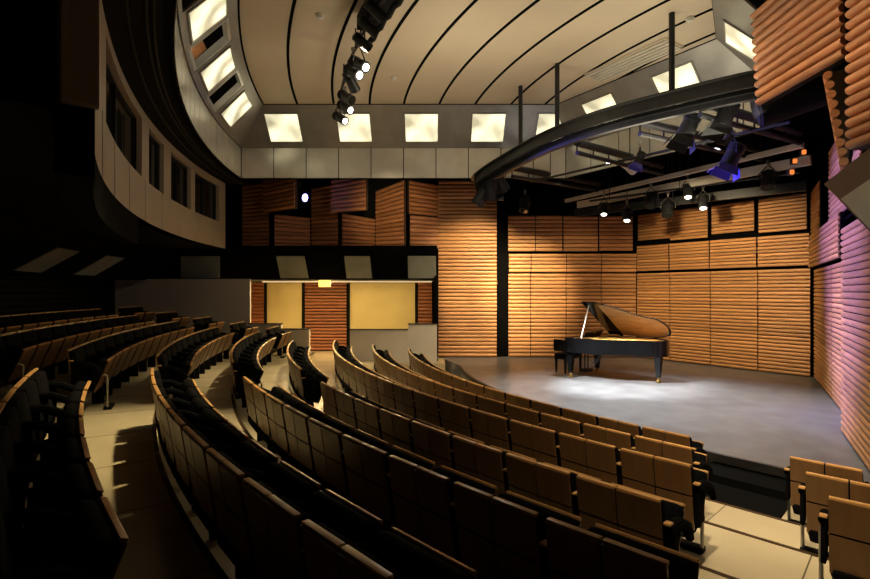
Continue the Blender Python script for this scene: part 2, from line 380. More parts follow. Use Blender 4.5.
# ceiling vent and detectors
t = thing('ceiling_vent', 'pale louvred air vent in the ceiling near the right rim', 'vent', (3.35, 10.55, CZ-.03))
d = (V((5.31, 9.39, 0))-V((3.10, 12.73, 0))).normalized(); nn = V((-d.y, d.x, 0)); nn = nn if nn.x < 0 else -nn
base = V((4.25, 10.45, CZ-.012)); RV = Matrix.Rotation(math.atan2(d.y, d.x)-PI/2, 3, 'Z')
mb = MB(); mb.box(base+nn*.26, (.62, 1.9, .02), RV); local(t, mb).build('plate', M['ceil'], t)
for k in range(5):
    mb = MB(); mb.box(base+nn*(.02+.12*k)-V((0,0,.03)), (.055, 1.84, .04), RV); local(t, mb).build('louvre', M['rail'], t)
for i, (px, py, l) in enumerate(((320, 16, 'round white smoke detector on the ceiling, left of the hanging lamps'), (394, 78, 'small round smoke detector on the ceiling, right of the hanging lamps'), (690, 19, 'round white smoke detector on the ceiling beside the tallest rod'))):
    D = 4.73*FX/(HY-py); p = P(px, py, D); p.z = CZ
    t = thing('smoke_detector', l, 'detector', p, 0, 'smoke detectors on the ceiling')
    mb = MB(); mb.tube([(0,0,-.001), (0,0,-.03)], .075, 16); mb.build('base', M['rail'], t)
    mb = MB(); mb.tube([(0,0,-.03), (0,0,-.055), (0,0,-.07)], [.06, .055, .03], 16); mb.build('sensor', M['white'], t)

# ------------------------------------------------------------------ control booth on the left
Rb = 19.345
def booth_ang(px):                   # angle at which a sight column crosses the booth wall
    s = (px-435)/FX; A = s*s+1; B = -2*(s*CX+CY); Cc = CX*CX+CY*CY-Rb*Rb
    best = None
    D = (-B+math.sqrt(max(0, B*B-4*A*Cc)))/(2*A) if False else None
    sol = [(-B-math.sqrt(max(0, B*B-4*A*Cc)))/(2*A), (-B+math.sqrt(max(0, B*B-4*A*Cc)))/(2*A)]
    p = [(s*d, d) for d in sol if d > 1 and s*d < 0]; p = max(p, key=lambda q: q[1])
    return ang_of(p)
ZB0, ZB1, ZB2 = 3.35, 4.06, 5.05
wins = [(219, 195), (191, 171), (164, 149), (142, 106)]
W = [(booth_ang(x0), booth_ang(x1)) for x0, x1 in wins]
mb = MB(); b0, b1 = 181.4, 216.15
mb.ring(Rb, Rb+.2, ZB0, ZB1, b0, b1, 60); mb.ring(Rb, Rb+.2, ZB2, FZ0+.02, b0, b1, 60)
cur = b0
for x0, x1 in W:
    mb.ring(Rb, Rb+.2, ZB1, ZB2, cur, x0, 8); cur = x1
mb.ring(Rb, Rb+.2, ZB1, ZB2, cur, b1, 10)
struct('wall_booth', mb, M['pale'])
mb = MB()
for k in range(9): mb.ring(Rb-.006, Rb+.02, ZB0, ZB1, 184+k*3.6, 184.02+k*3.6, 1)
struct('trim_5', mb, M['greyface'])
for i, (x0, x1) in enumerate(W):
    mb = MB(); mb.ring(Rb+.12, Rb+.13, ZB1, ZB2, x0, x1, 8); o = struct('window_%d' % (i+1), mb, M['lens_glass'])
    mb = MB()
    for xx in (x0+.05, (x0+x1)/2, x1-.05): mb.ring(Rb+.08, Rb+.14, ZB1, ZB2, xx-.06, xx+.06, 1)
    mb.ring(Rb+.08, Rb+.14, ZB1, ZB1+.04, x0, x1, 8); mb.ring(Rb+.08, Rb+.14, ZB2-.04, ZB2, x0, x1, 8)
    mb.build('window_frame', M['blackmetal'], o)
mb = MB(); mb.arcs([(18.66, FZ0), (Rb+.25, FZ0)], b0-.3, 216.2, 60); mb.arcs([(Rb+.01, ZB0), (23.5, ZB0)], b0-.3, 216.2, 60); struct('ceiling_soffit', mb, M['black'])
mb = MB()
for R in (18.85, 18.92, 19.1): mb.ring(R, R+.025, FZ0-.02, FZ0, b0, 216, 60)
struct('trim_6', mb, M['greymetal'])
mb = MB(); mb.ring(22.2, 22.4, ZB0, 7, 178, 216.2, 40); mb.ring(Rb+.25, 22.3, 6.2, 6.3, 178, 216.2, 40)
mb.ring(Rb+.2, 22.3, ZB0, 6.3, b1-.4, b1, 1); struct('wall_booth_rear', mb, M['black'])
mb = MB(); mb.ring(Rb, Rb+.22, ZB0-.45, ZB0, 200, b1, 30); struct('trim_7', mb, M['void'])
mb = MB(); mb.hexa([pol(Rb-.02, 216.17, ZB0), pol(Rb+.18, 216.17, ZB0), pol(Rb+.18, 216.45, ZB0), pol(Rb-.02, 216.45, ZB0), pol(Rb-.02, 216.17, 6.2), pol(Rb+.18, 216.17, 6.2), pol(Rb+.18, 216.45, 6.2), pol(Rb-.02, 216.45, 6.2)])
struct('wall_booth_end', mb, M['pale'])
# left outer wall with dark horizontal slats, and the sloped band with grey screens
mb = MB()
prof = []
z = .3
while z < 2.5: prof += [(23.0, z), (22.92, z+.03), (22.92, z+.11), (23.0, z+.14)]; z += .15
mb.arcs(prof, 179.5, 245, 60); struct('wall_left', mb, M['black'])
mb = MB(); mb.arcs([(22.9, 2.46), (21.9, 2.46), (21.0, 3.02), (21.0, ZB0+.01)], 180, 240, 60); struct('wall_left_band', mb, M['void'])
def lband(a, f): return pol(21.9-.9*f, a, 2.46+.56*f)
for i, (ca, hw) in enumerate(((193.7, 1.25), (188.0, 1.15))):
    q = [lband(ca-hw, .12), lband(ca+hw, .12), lband(ca+hw, .88), lband(ca-hw, .88)]
    n = (q[1]-q[0]).cross(q[3]-q[0]).normalized(); n = n if n.z < 0 else -n
    mb = MB(); mb.hexa([p for p in q]+[p+n*.02 for p in q])
    o = mb.build('grey_screen', M['screen']); tag(o, ['dim grey screen on the dark left band, furthest left', 'dim grey screen on the dark left band above the curved seat rows'][i], 'screen', 'grey screens along the dark band')

# ------------------------------------------------------------------ rear: low walls, alcove, band, baffles
def fr(px0, px1, py0, py1, D, t=.15, z0=None, z1=None):   # frontal box by its place and distance
    a, b = P(px0, py1, D), P(px1, py0, D)
    return MB().hexa([V(q) for q in ((a.x,D,z0 if z0 is not None else a.z),(b.x,D,z0 if z0 is not None else a.z),(b.x,D+t,z0 if z0 is not None else a.z),(a.x,D+t,z0 if z0 is not None else a.z),
                             (a.x,D,z1 if z1 is not None else b.z),(b.x,D,z1 if z1 is not None else b.z),(b.x,D+t,z1 if z1 is not None else b.z),(a.x,D+t,z1 if z1 is not None else b.z))])
def slat_rows(mb, a, b, c, d, pitch=.145, depth=.055, fill=.88):   # half-round battens between edges a-d and b-c
    a, b, c, d = V(a), V(b), V(c), V(d); n = (b-a).cross(d-a).normalized()
    hgt = ((d-a).length+(c-b).length)/2; m = max(1, round(hgt/pitch)); up = (d-a).normalized()
    for k in range(m):
        f = (k+.5)/m; p, q = a+(d-a)*f, b+(c-b)*f; r = hgt/m*fill/2
        vs = []; ns = 6
        for base in (p, q):
            for j in range(ns+1):
                th = PI*j/ns; vs.append(base+up*(r*math.cos(th))+n*(depth*math.sin(th)))
        fs = [(j, j+1, ns+2+j, ns+1+j) for j in range(ns)]+[tuple(range(ns+1)), tuple(range(ns+1, 2*ns+2))[::-1]]
        mb.add(vs, fs, True)
    return mb
def slat_panel(name, label, a, b, c, d, cat='panel', group=None, pitch=.145, depth=.030, board=.05, face=None, back='black', toward=V((2, 6, 2))):
    a, b, c, d = V(a), V(b), V(c), V(d); n = (b-a).cross(d-a).normalized(); ctr = (a+b+c+d)/4
    if n.dot(toward-ctr) < 0: a, b, c, d = b, a, d, c; n = -n
    t = thing(name, label, cat, (a+b)/2, 0, group)
    mb = MB(); mb.slab(a, b, c, d, board); local(t, mb).build('backing_board', M[back], t)
    mb = slat_rows(MB(), a+n*.002, b+n*.002, c+n*.002, d+n*.002, pitch, depth); local(t, mb).build('battens', face or M['slat'], t)
    return t
# dark house shell behind everything
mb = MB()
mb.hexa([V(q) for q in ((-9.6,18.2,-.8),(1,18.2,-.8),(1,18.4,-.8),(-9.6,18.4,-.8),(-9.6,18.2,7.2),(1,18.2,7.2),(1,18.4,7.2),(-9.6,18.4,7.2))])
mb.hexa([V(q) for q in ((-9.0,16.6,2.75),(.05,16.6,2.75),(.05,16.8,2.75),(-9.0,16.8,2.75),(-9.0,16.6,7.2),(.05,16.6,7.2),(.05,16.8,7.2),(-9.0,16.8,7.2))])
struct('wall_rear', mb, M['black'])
mb = MB(); mb.hexa([V(q) for q in ((-9.6,15.0,.0),(-5.55,15.0,.0),(-5.55,15.1,.0),(-9.6,15.1,.0),(-9.6,15.0,2.5),(-5.55,15.0,2.5),(-5.55,15.1,2.5),(-9.6,15.1,2.5))]); struct('wall_left_rear', mb, M['white'])
for nm, (x0, x1, zt) in (('wall_parapet_left', (248, 281, 1.16)), ('wall_parapet_door', (281.2, 309, 1.0)), ('wall_parapet_centre', (350, 408, .985)), ('wall_parapet_stage', (408.2, 437, 1.15))):
    struct(nm, fr(x0, x1, 0, 0, 14.8, .16, -.5, zt), M['white'])
mb = MB()
for x0, x1, zt in ((247.6, 281.2, 1.16), (280.8, 309.4, 1.0), (349.6, 408, .985), (407.8, 437.2, 1.15)):
    a, b = (x0-435)/FX*14.8, (x1-435)/FX*14.8; mb.box(((a+b)/2, 14.88, zt+.012), (b-a, .2, .022))
struct('trim_8', mb, M['black'])
# alcove behind the low walls
DA = 17.8
mb = MB(); mb.hexa([V(q) for q in ((-6.7,15.5,2.46),(.05,15.5,2.46),(.05,18.2,2.46),(-6.4,18.2,2.46),(-6.4,15.5,2.6),(.05,15.5,2.6),(.05,18.2,2.6),(-6.4,18.2,2.6))]); struct('ceiling_alcove', mb, M['white'])
mb = MB(); mb.box((-6.62, 16.7, 1.2), (.1, 3.2, 2.6)); struct('wall_alcove_left', mb, M['cream'])
mb = MB(); mb.hexa([V(q) for q in ((-.02,15.2,-.2),(.08,15.2,-.2),(.08,18.2,-.2),(-.02,18.2,-.2),(-.02,15.2,2.6),(.08,15.2,2.6),(.08,18.2,2.6),(-.02,18.2,2.6))]); struct('wall_alcove_right', mb, M['void'])
def apanel(x0, x1, label, face=M['reddoor']):
    a, b = (x0-435)/FX*DA, (x1-435)/FX*DA
    return slat_panel('slatted_panel', label, (a, DA, .02), (b, DA, .02), (b, DA, 2.45), (a, DA, 2.45), group='red slatted panels in the rear alcove', pitch=.125, depth=.03, face=face)
apanel(251, 264, 'narrow red slatted panel at the left end of the bright alcove')
apanel(418, 436, 'narrow red slatted panel at the right end of the bright alcove')
t = thing('slatted_door', 'reddish slatted timber door under the yellow exit sign', 'door', ((325-435)/FX*DA, DA, .01))
a, b = (304.5-435)/FX*DA, (347-435)/FX*DA
mb = MB(); mb.slab((a, DA, .02), (b, DA, .02), (b, DA, 2.44), (a, DA, 2.44), .05); local(t, mb).build('door_leaf', M['black'], t)
mb = slat_rows(MB(), V((a+.02, DA-.002, .02)), V((b-.02, DA-.002, .02)), V((b-.02, DA-.002, 2.44)), V((a+.02, DA-.002, 2.44)), .115, .03, .8); local(t, mb).build('battens', M['reddoor'], t)
for x0, x1, l in ((266, 303, 'cream blind glowing left of the slatted door'), (349, 416, 'wide cream blind right of the slatted door')):
    a, b = (x0-435)/FX*DA, (x1-435)/FX*DA
    t = thing('roller_blind', l, 'blind', ((a+b)/2, DA, .5), 0, 'cream blinds in the rear alcove')
    mb = MB(); mb.box(((a+b)/2, DA+.02, 1.3), (b-a-.06, .02, 2.26)); local(t, mb).build('cloth', M['cream'], t)
    for x in (a, b): mb = MB(); mb.box((x, DA-.01, 1.22), (.07, .06, 2.44)); local(t, mb).build('side_stile', M['black'], t)
t = thing('strip_light', 'thin bright strip light along the top edge of the alcove', 'light', (-2.8, 15.62, 2.44))
mb = MB(); mb.tube([(-5.4, 15.66, 2.425), (-.1, 15.66, 2.425)], .012, 8); local(t, mb).build('tube', M['strip'], t)
mb = MB(); mb.box((-2.75, 15.72, 2.446), (5.4, .1, .02)); local(t, mb).build('channel', M['rail'], t)
lamp('AREA', (-2.8, 16.5, 2.42), (-2.8, 16.9, 0), 66, (1, .74, .30), 5.0, sizey=.3)
lamp('AREA', (-2.8, 15.7, 2.40), (-3.1, 14.4, 0), 140, (1, .74, .34), 4.5, sizey=.1)
# dark band above the alcove
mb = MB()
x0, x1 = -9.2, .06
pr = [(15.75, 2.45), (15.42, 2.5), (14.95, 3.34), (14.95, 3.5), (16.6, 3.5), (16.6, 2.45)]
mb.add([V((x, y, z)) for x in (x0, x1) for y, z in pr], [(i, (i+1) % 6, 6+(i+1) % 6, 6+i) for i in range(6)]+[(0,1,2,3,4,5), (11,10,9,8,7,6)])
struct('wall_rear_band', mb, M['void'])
for i, (xl, xr) in enumerate(((181, 220), (278.5, 306.5), (345.5, 371), (408, 436))):
    D0, D1 = 15.40, 15.0
    def bp(px, py):                  # on the sloping face of the band
        for it in range(30):
            pass
        lo, hi = 14.9, 15.5
        for it in range(40):
            m_ = (lo+hi)/2; z = H-(py-HY)/FX*m_; zf = 2.5+(15.42-m_)*(.84/.47)
            if z > zf: hi = m_
            else: lo = m_
        return P(px, py, (lo+hi)/2)
    off = (0, -4.5, -2.5, -.5)[i]
    ps = [bp(xl-off*.0+(-off)*.5, 278), bp(xr+(-off)*.5, 278), bp(xr+off*.5, 256), bp(xl+off*.5, 256)]
    mb = MB(); n = V((0, -.84, -.47)).normalized(); mb.hexa([p for p in ps]+[p+n*.02 for p in ps])
    o = mb.build('grey_screen', M['screen'])
    tag(o, ['dim grey screen at the dark left end of the rear band', 'grey screen on the dark band left of the exit sign', 'grey screen on the dark band right of the exit sign', 'brightest grey screen, at the stage end of the dark band'][i], 'screen', 'grey screens along the dark band')
t = thing('exit_sign', 'small glowing yellow exit sign above the slatted door', 'sign', P(324.5, 283, 15.3))
a, b = P(318.8, 286.6, 15.3), P(330.2, 280.3, 15.3)
mb = MB(); mb.box(((a.x+b.x)/2, 15.33, (a.z+b.z)/2), (b.x-a.x+.02, .05, b.z-a.z+.02)); mb.box(((a.x+b.x)/2, 15.40, b.z-.02), (.06, .12, .03)); local(t, mb).build('housing', M['rail'], t)
mb = MB(); mb.box(((a.x+b.x)/2, 15.30, (a.z+b.z)/2), (b.x-a.x, .014, b.z-a.z)); local(t, mb).build('face', M['exit'], t)
mb = MB(); mb.box(((a.x+b.x)/2-.02, 15.291, (a.z+b.z)/2-.02), (.12, .006, .03)); local(t, mb).build('mark', M['exitmark'], t)
lamp('POINT', ((a.x+b.x)/2, 15.15, 2.3), (0, 0, 0), 3, (1, .6, .15), .1)
# tilted timber baffles over the band
def baffle(label, pts, Dl, name='acoustic_baffle', group='tilted timber baffles over the rear band', pitch=.13, face=None, board=.09, Dr=None):
    (xl, ytl, ybl), (xr, ytr, ybr) = pts
    if Dr is None: Dr = Dl*((HY-ytl)/(HY-ytr)+(HY-ybl)/(HY-ybr))/2
    return slat_panel(name, label, P(xl, ybl, Dl), P(xr, ybr, Dr), P(xr, ytr, Dr), P(xl, ytl, Dl), group=group, pitch=pitch, depth=.045, board=board, face=face or M['log'], cat='baffle', back='brownbox')
baffle('dark timber baffle at the far left, behind the tilted one', ((243, 186, 248), (269, 182, 248)), 15.9)
baffle('tilted timber baffle left of the blue spotlight', ((264, 180, 213), (295, 172.5, 208)), 15.2)
baffle('low timber baffle under the blue spotlight', ((274.5, 214, 248), (310, 218, 248)), 15.4)
baffle('tall timber baffle right of the blue spotlight', ((312, 188, 249), (338, 183, 249)), 15.9)
baffle('tilted timber baffle lit purple at its left edge', ((332, 180, 213), (366, 173.5, 210)), 15.0)
baffle('low timber baffle under the purple-lit one', ((342, 213, 248), (374.5, 219, 248)), 15.5)
baffle('tall timber baffle in the middle of the right pair', ((376.5, 191, 249), (404, 180, 249)), 15.8)
baffle('upper timber baffle next to the bright slatted wall', ((409, 180, 214), (440, 185.5, 217)), 15.5)
baffle('lower timber baffle next to the bright slatted wall', ((410, 215, 249), (438, 217.5, 249)), 15.4)

# ------------------------------------------------------------------ stage walls
A0, A1 = V((6.5, 16.2, 0)), V((.1, 16.2, 0)); B1 = V((9.35, 12.3, 0)); C1 = V((6.05-.0, 6.95, 0)); Cd = (C1-B1).normalized()
mb = MB()
def wslab(mb, p, q, z0, z1, t, toward=V((4, 9, 0))):
    n = V(((q-p).y, -(q-p).x, 0)).normalized()
    if n.dot(toward-p) > 0: n = -n
    mb.hexa([p+V((0,0,z0)), q+V((0,0,z0)), q+n*t+V((0,0,z0)), p+n*t+V((0,0,z0)), p+V((0,0,z1)), q+V((0,0,z1)), q+n*t+V((0,0,z1)), p+n*t+V((0,0,z1))])
mb.box((3.35, 16.4, 2.9), (6.9, .2, 7)); struct('wall_stage_rear', mb, M['void'])
mb = MB(); dB = (B1-A0).normalized(); nB = V((.83, .56, 0)); wslab(mb, A0+nB*.12-dB*.1, B1+nB*.12+dB*.1, -.6, 6.4, .2); struct('wall_stage_right', mb, M['void'])
mb = MB(); nC = V((.86, -.52, 0)); wslab(mb, B1+nC*.12, B1+Cd*6.2+nC*.12, -.6, 6.4, .2); wslab(mb, B1+Cd*6.2+nC*.12, B1+Cd*10+nC*.12, -.6, 3.4, .2); struct('wall_stage_side', mb, M['void'])
mb = MB(); mb.prism([(.1, 13.75), (3.7, 13.75), (6.6, 9.3), (9.8, 12.2), (6.6, 16.5), (.1, 16.5)], 5.98, 6.1); mb.prism([(6.5, 9.4), (4.2, 5.4), (6.2, 5.2), (9.9, 12.2)], 5.98, 6.1); struct('ceiling_stage', mb, M['void'])
def on(p, q, px):                     # where a sight column meets the wall line p-q
    s = (px-435)/FX; t_ = (s*p.y-p.x)/((q.x-p.x)-s*(q.y-p.y)); return p+(q-p)*t_
def wall_panel(p, q, xl, xr, z0, z1, label, gap=.012, off=0, group='slatted timber wall panels round the stage', pitch=.122):
    a, b = on(p, q, xl), on(p, q, xr); d = (b-a).normalized(); a = a+d*gap; b = b-d*gap
    n = V((d.y, -d.x, 0)); ctr = (a+b)/2
    if n.dot(V((4, 9, 0))-ctr) < 0: n = -n
    a += n*off; b += n*off; up = V((0, 0, 1))
    return slat_panel('slatted_wall_panel', label, a+up*(z0+gap), b+up*(z0+gap), b+up*(z1-gap), a+up*(z1-gap), group=group, pitch=pitch, toward=V((4, 9, 1)))
W_A = V((0, 16.15, 0)), V((6.5, 16.15, 0))
wall_panel(*W_A, 438, 497, 0, 5.72, 'tallest slatted wall panel, brightly lit, left of the black gap')
xs = [508, 530.5, 566, 601, 636]; wd = ['beside the black gap', 'second from the black gap', 'third from the black gap', 'in the corner behind the piano']
for i in range(4):
    wall_panel(*W_A, xs[i], xs[i+1], 0, 2.72, 'tall lower slatted panel on the rear stage wall, '+wd[i])
    wall_panel(*W_A, xs[i]+.5, xs[i+1]+.5, 2.73, 3.36, 'squat middle slatted panel on the rear stage wall, '+wd[i])
for i, (x0, x1, z0, o) in enumerate(((507.5, 535, 3.40, .06), (535, 562, 3.40, .06), (563, 598, 3.40, 0), (599, 633, 3.42, -.02))):
    wall_panel(*W_A, x0, x1, z0, 4.58, 'top slatted panel on the rear stage wall, '+wd[i], off=o)
W_B = A0, B1
xs = [637, 670, 710.5, 758, 811]; wd = ['next to the rear corner', 'second from the rear corner', 'third from the rear corner', 'next to the purple-lit wall']
for i in range(4):
    wall_panel(*W_B, xs[i], xs[i+1], 0, 2.72, 'tall lower slatted panel on the right stage wall, '+wd[i], pitch=.095)
    wall_panel(*W_B, xs[i]-.6*(i > 0), xs[i+1]-1, 2.76, 3.60, 'middle slatted panel on the right stage wall, '+wd[i], pitch=.095)
    wall_panel(*W_B, xs[i]+1, (671, 709, 755, 808)[i], 3.66 if i not in (0, 2) else 3.74, 4.60, 'top slatted panel on the right stage wall, '+wd[i], off=(0, .04, 0, .04)[i], pitch=.095)
W_C = B1, B1+Cd*8
wall_panel(*W_C, 815, 833, 0, 2.68, 'purple-lit lower slatted panel nearest the stage corner', off=.0, pitch=.095)
wall_panel(*W_C, 833.2, 848.5, 0, 2.68, 'purple-lit lower slatted panel in the middle of the side wall', off=.0, pitch=.095)
wall_panel(*W_C, 862, 930, 0, 3.1, 'purple-lit slatted panel standing forward at the right edge', off=.22, pitch=.095)
wall_panel(*W_C, 811, 823, 2.72, 4.62, 'narrow orange upper panel beside the stage corner', off=.05, pitch=.095)
wall_panel(*W_C, 814.5, 848, 2.70, 3.5, 'purple-lit upper slatted panel over the low side panels', off=.10, pitch=.095)
wall_panel(*W_C, 830, 862, 3.52, 5.0, 'purple-lit top slatted panel under the dark brown box', off=.0, pitch=.095)

# ------------------------------------------------------------------ hanging log panels, wedge and box at upper right
lg = 'hanging log panels at the upper right'
t = slat_panel('log_baffle', 'large hanging panel of round timber logs at upper right', (4.78, 7.35, H+2.72), (4.78, 5.80, H+2.72), (4.70, 5.80, H+4.1), (4.70, 7.35, H+4.1), 'panel', lg,   .125, .07, .10, M['log'], 'black', toward=V((0, 6, 4)))
slat_panel('log_baffle', 'narrow log panel cut off by the right edge', (4.68, 5.62, H+1.58), (4.62, 4.5, H+1.58), (4.62, 4.5, H+3.9), (4.68, 5.62, H+3.9), 'panel', lg, .125, .07, .12, M['log'], 'brownbox', toward=V((0, 6, 4)))
t = thing('log_wedge', 'grey wedge-shaped board edged with log ends', 'panel', P(840, 110, 6.0))
q = [P(x, y, 6.0) for x, y in ((828, 72), (850, 69), (853, 130), (846, 168))]; t.location = q[0]; bk = V((.62, .72, 0))
mb = MB(); mb.hexa(q+[p+bk for p in q]); local(t, mb).build('board', M['greyface'], t)
mb = MB()
for k in range(10):
    f = (k+.35)/10; c = q[0]+(q[3]-q[0])*f; c += V((-.02, -.01, 0)); mb.tube([c, c+bk], .048, 10)
local(t, mb).build('battens', M['log'], t)
t = thing('ledge_box', 'dark brown sloping box with a pale grey screen, right edge', 'box', P(858, 195, 5.4))
q = [P(824, 184, 5.9), P(873, 235, 5.5), P(940, 185, 4.45), P(872, 146, 4.9)]; q[2] = q[1]+q[3]-q[0]
mb = MB(); n = (q[1]-q[0]).cross(q[3]-q[0]).normalized(); n = n if n.dot(q[0]-cam.location) > 0 else -n
mb.hexa(q+[p+n*.12 for p in q]); local(t, mb).build('body', M['brownbox'], t)
def bil(u, v): return q[0]*(1-u)*(1-v)+q[1]*u*(1-v)+q[2]*u*v+q[3]*(1-u)*v
s = [bil(.33, .06), bil(.95, .06), bil(.95, .8), bil(.33, .8)]
mb = MB(); mb.hexa([p-n*.001 for p in s]+[p-n*.015 for p in s]); local(t, mb).build('screen', M['screen'], t)

# ------------------------------------------------------------------ lighting frame over the stage
def catmull(pts, n=8):
    pts = [V(p) for p in pts]; out = []
    for i in range(len(pts)-1):
        p0, p1, p2, p3 = pts[max(i-1,0)], pts[i], pts[i+1], pts[min(i+2,len(pts)-1)]
        for k in range(n):
            t_ = k/n; out.append(.5*((2*p1)+(p2-p0)*t_+(2*p0-5*p1+4*p2-p3)*t_*t_+(3*p1-p0-3*p2+p3)*t_**3))
    return out+[pts[-1]]
ZR = H+3.4
rp = catmull([(1.75, 13.38, ZR-.58), (1.27, 13.42, ZR-.52), (1.07, 13.25, ZR-.42), (1.24, 12.85, ZR-.28), (1.64, 12.3, ZR-.12), (2.37, 10.8, ZR), (3.13, 9.5, ZR), (4.05, 8.55, ZR), (4.95, 7.8, ZR), (6.0, 7.2, ZR)])
t = thing('lighting_truss', 'curved black lighting frame hung by rods over the stage', 'lighting frame', (3.5, 11, ZR-.3))
mb = MB(); mb.sweep(rp, [(-.03, -.22), (.03, -.22), (.03, 0), (-.03, 0)]); mb.sweep(rp, [(-.12, -.02), (.12, -.02), (.12, .0), (-.12, .0)]); local(t, mb).build('curved_beam', M['greymetal'], t)
lr = [p+V((.10, .10, -.32)) for p in rp]
mb = MB(); mb.sweep(lr, [(-.05, -.06), (.05, -.06), (.05, .04), (-.05, .04)]); local(t, mb).build('lower_rail', M['blackmetal'], t)
mb = MB(); mb.tube([p+V((.05, .05, -.24)) for p in rp], .035, 6); mb.tube([p+V((.06, .02, -.28)) for p in rp], .028, 6); local(t, mb).build('cable', M['black'], t)
for i in range(0, len(rp), 4): mb = MB(); mb.tube([rp[i]+V((0,0,-.05)), lr[i]], .02, 6); local(t, mb).build('hanger', M['blackmetal'], t)
for (x0, y0), D0, (x1, y1), D1 in (((512, 166), 12.9, (600, 183), 14.8), ((577, 140), 10.7, (662, 165), 12.7), ((640, 119), 9.4, (762, 150), 11.3), ((700, 100), 8.4, (800, 130), 10)):
    a, b = P(x0, y0, D0), P(x1, y1, D1); a.z = b.z = ZR-.22
    mb = MB(); mb.tube([a, b], .085, 10); mb.tube([a+V((0,0,-.22)), b+V((0,0,-.22))], .05, 8)
    for k in range(7):
        f = k/6; mb.tube([a+(b-a)*f, a+(b-a)*f+V((0,0,-.2))], .018, 6)
    local(t, mb).build('cross_truss', M['blackmetal'], t)
for px, yb, l in ((518, 152, 'a'), (560, 130, 'b'), (675, 86, 'c')):
    pbest = min(rp, key=lambda p: abs((p.x/p.y)*FX+435-px)); mb = MB()
    mb.tube([pbest+V((0,0,-.02)), V((pbest.x, pbest.y, CZ))], .05, 10); local(t, mb).build('suspension_rod', M['blackmetal'], t)
# back bars of the rig and pale rails along the right wall
def bar(name, label, a, b, r, m, square=None, cat='rail', group=None):
    a, b = V(a), V(b); t = thing(name, label, cat, (a+b)/2, 0, group)
    mb = MB()
    if square:
        d = (b-a).normalized(); nrm = V((d.y, -d.x, 0)).normalized()*square[0]/2; u = V((0,0,square[1]/2))
        mb.hexa([a-nrm-u, b-nrm-u, b+nrm-u, a+nrm-u, a-nrm+u, b-nrm+u, b+nrm+u, a+nrm+u])
    else: mb.tube([a, b], r, 10)
    local(t, mb).build('bar', m, t)
    for f in (.12, .5, .88): mb = MB(); p = a+(b-a)*f; mb.tube([p+V((0,0,.02)), V((p.x, p.y, 6.0))], .012, 6); local(t, mb).build('hanger', M['blackmetal'], t)
    return t
rl = 'rails and bars hung over the stage'
bar('pale_rail', 'upper thin pale rail over the stage, running to the right wall', P(566, 201, 16.0), P(803, 145, 10.0), 0, M['rail'], (.12, .10), group=rl)
bar('pale_rail', 'lower broad pale rail over the stage with dark underside', P(578, 205, 15.6), P(811, 160, 10.4), 0, M['rail'], (.10, .20), group=rl)
bar('lighting_bar', 'black pipe carrying the four lit lamps over the stage', P(590, 201, 14.6), P(800, 172, 10.9), .03, M['blackmetal'], group=rl)
bar('lighting_bar', 'black pipe carrying the dark lamps in front of the pale rails', P(530, 182, 13.8), P(790, 122, 8.6), .03, M['blackmetal'], group=rl)
bar('lighting_bar', 'lowest black pipe just above the right stage wall', P(575, 213, 15.8), P(806, 186, 11.6), .035, M['blackmetal'], (.12, .22), group=rl)
# stage lamps
def fixture(name, label, pos, aim, size=.16, L_=.34, lens='lens_glass', group='stage lamps over the stage', body='blackmetal', barn=None, cone=1.0, drop=None):
    pos, aim = V(pos), V(aim); t = thing(name, label, 'stage lamp', pos, 0, group)
    d = (aim-pos).normalized(); up = V((0,0,1)); sd = d.cross(up).normalized() if abs(d.z) < .99 else V((1,0,0)); r = size/2
    mb = MB(); mb.tube([-d*L_*.5, -d*L_*.45, -d*L_*.1, d*L_*.5], [r*.55, r*.8, r*.9, r*cone], 14)
    for k in range(4): mb.tube([-d*L_*(.42-.08*k), -d*L_*(.40-.08*k)], r*1.02, 14)
    mb.build('housing', M[body], t)
    mb = MB(); mb.tube([d*L_*.5, d*L_*.515], r*cone*(.62 if lens == 'lit' else .86), 16); mb.build('lens', M[lens], t)
    mb = MB()
    top = V((0,0,L_*.5+.10))
    for s_ in (-1, 1): mb.tube([sd*s_*r*1.25, sd*s_*r*1.25+V((0,0,L_*.35)), top+sd*s_*.02], .012, 6)
    mb.build('yoke', M['blackmetal'], t)
    mb = MB(); mb.tube([top, top+V((0,0,.10))], .022, 8); mb.box(top+V((0,0,.1)), (.06, .06, .06)); mb.build('clamp', M['chrome'], t)
    if drop: mb = MB(); mb.tube([top+V((0,0,.1)), V((top.x, top.y, drop-pos.z))], .012, 6); mb.build('drop_rod', M['blackmetal'], t)
    if barn:
        mb = MB()
        e = d*L_*.52; uu = sd.cross(d).normalized()
        for w_, h_ in ((sd, uu), (-sd, uu), (uu, sd), (-uu, sd)):
            p0 = e+w_*r*1.05; p1 = p0+d*r*1.1+w_*r*.55
            mb.slab(p0-h_*r, p0+h_*r, p1+h_*r*1.2, p1-h_*r*1.2, .006)
        mb.build('barn_door', M[barn], t)
    return t
for px, py, D, l in ((604, 213, 14.3, 'lit stage lamp furthest left over the piano'), (627, 219, 14.0, 'lit stage lamp second from the left over the piano'), (688, 195, 12.6, 'upper lit stage lamp right of the piano'), (703, 206, 12.6, 'lit stage lamp furthest right, lowest of the right pair')):
    p = P(px, py-4, D); fixture('stage_lamp', l, p, p+V((-.15, -.35, -1.0)), .24, .36, 'lit', 'lit stage lamps over the stage', drop=5.975)
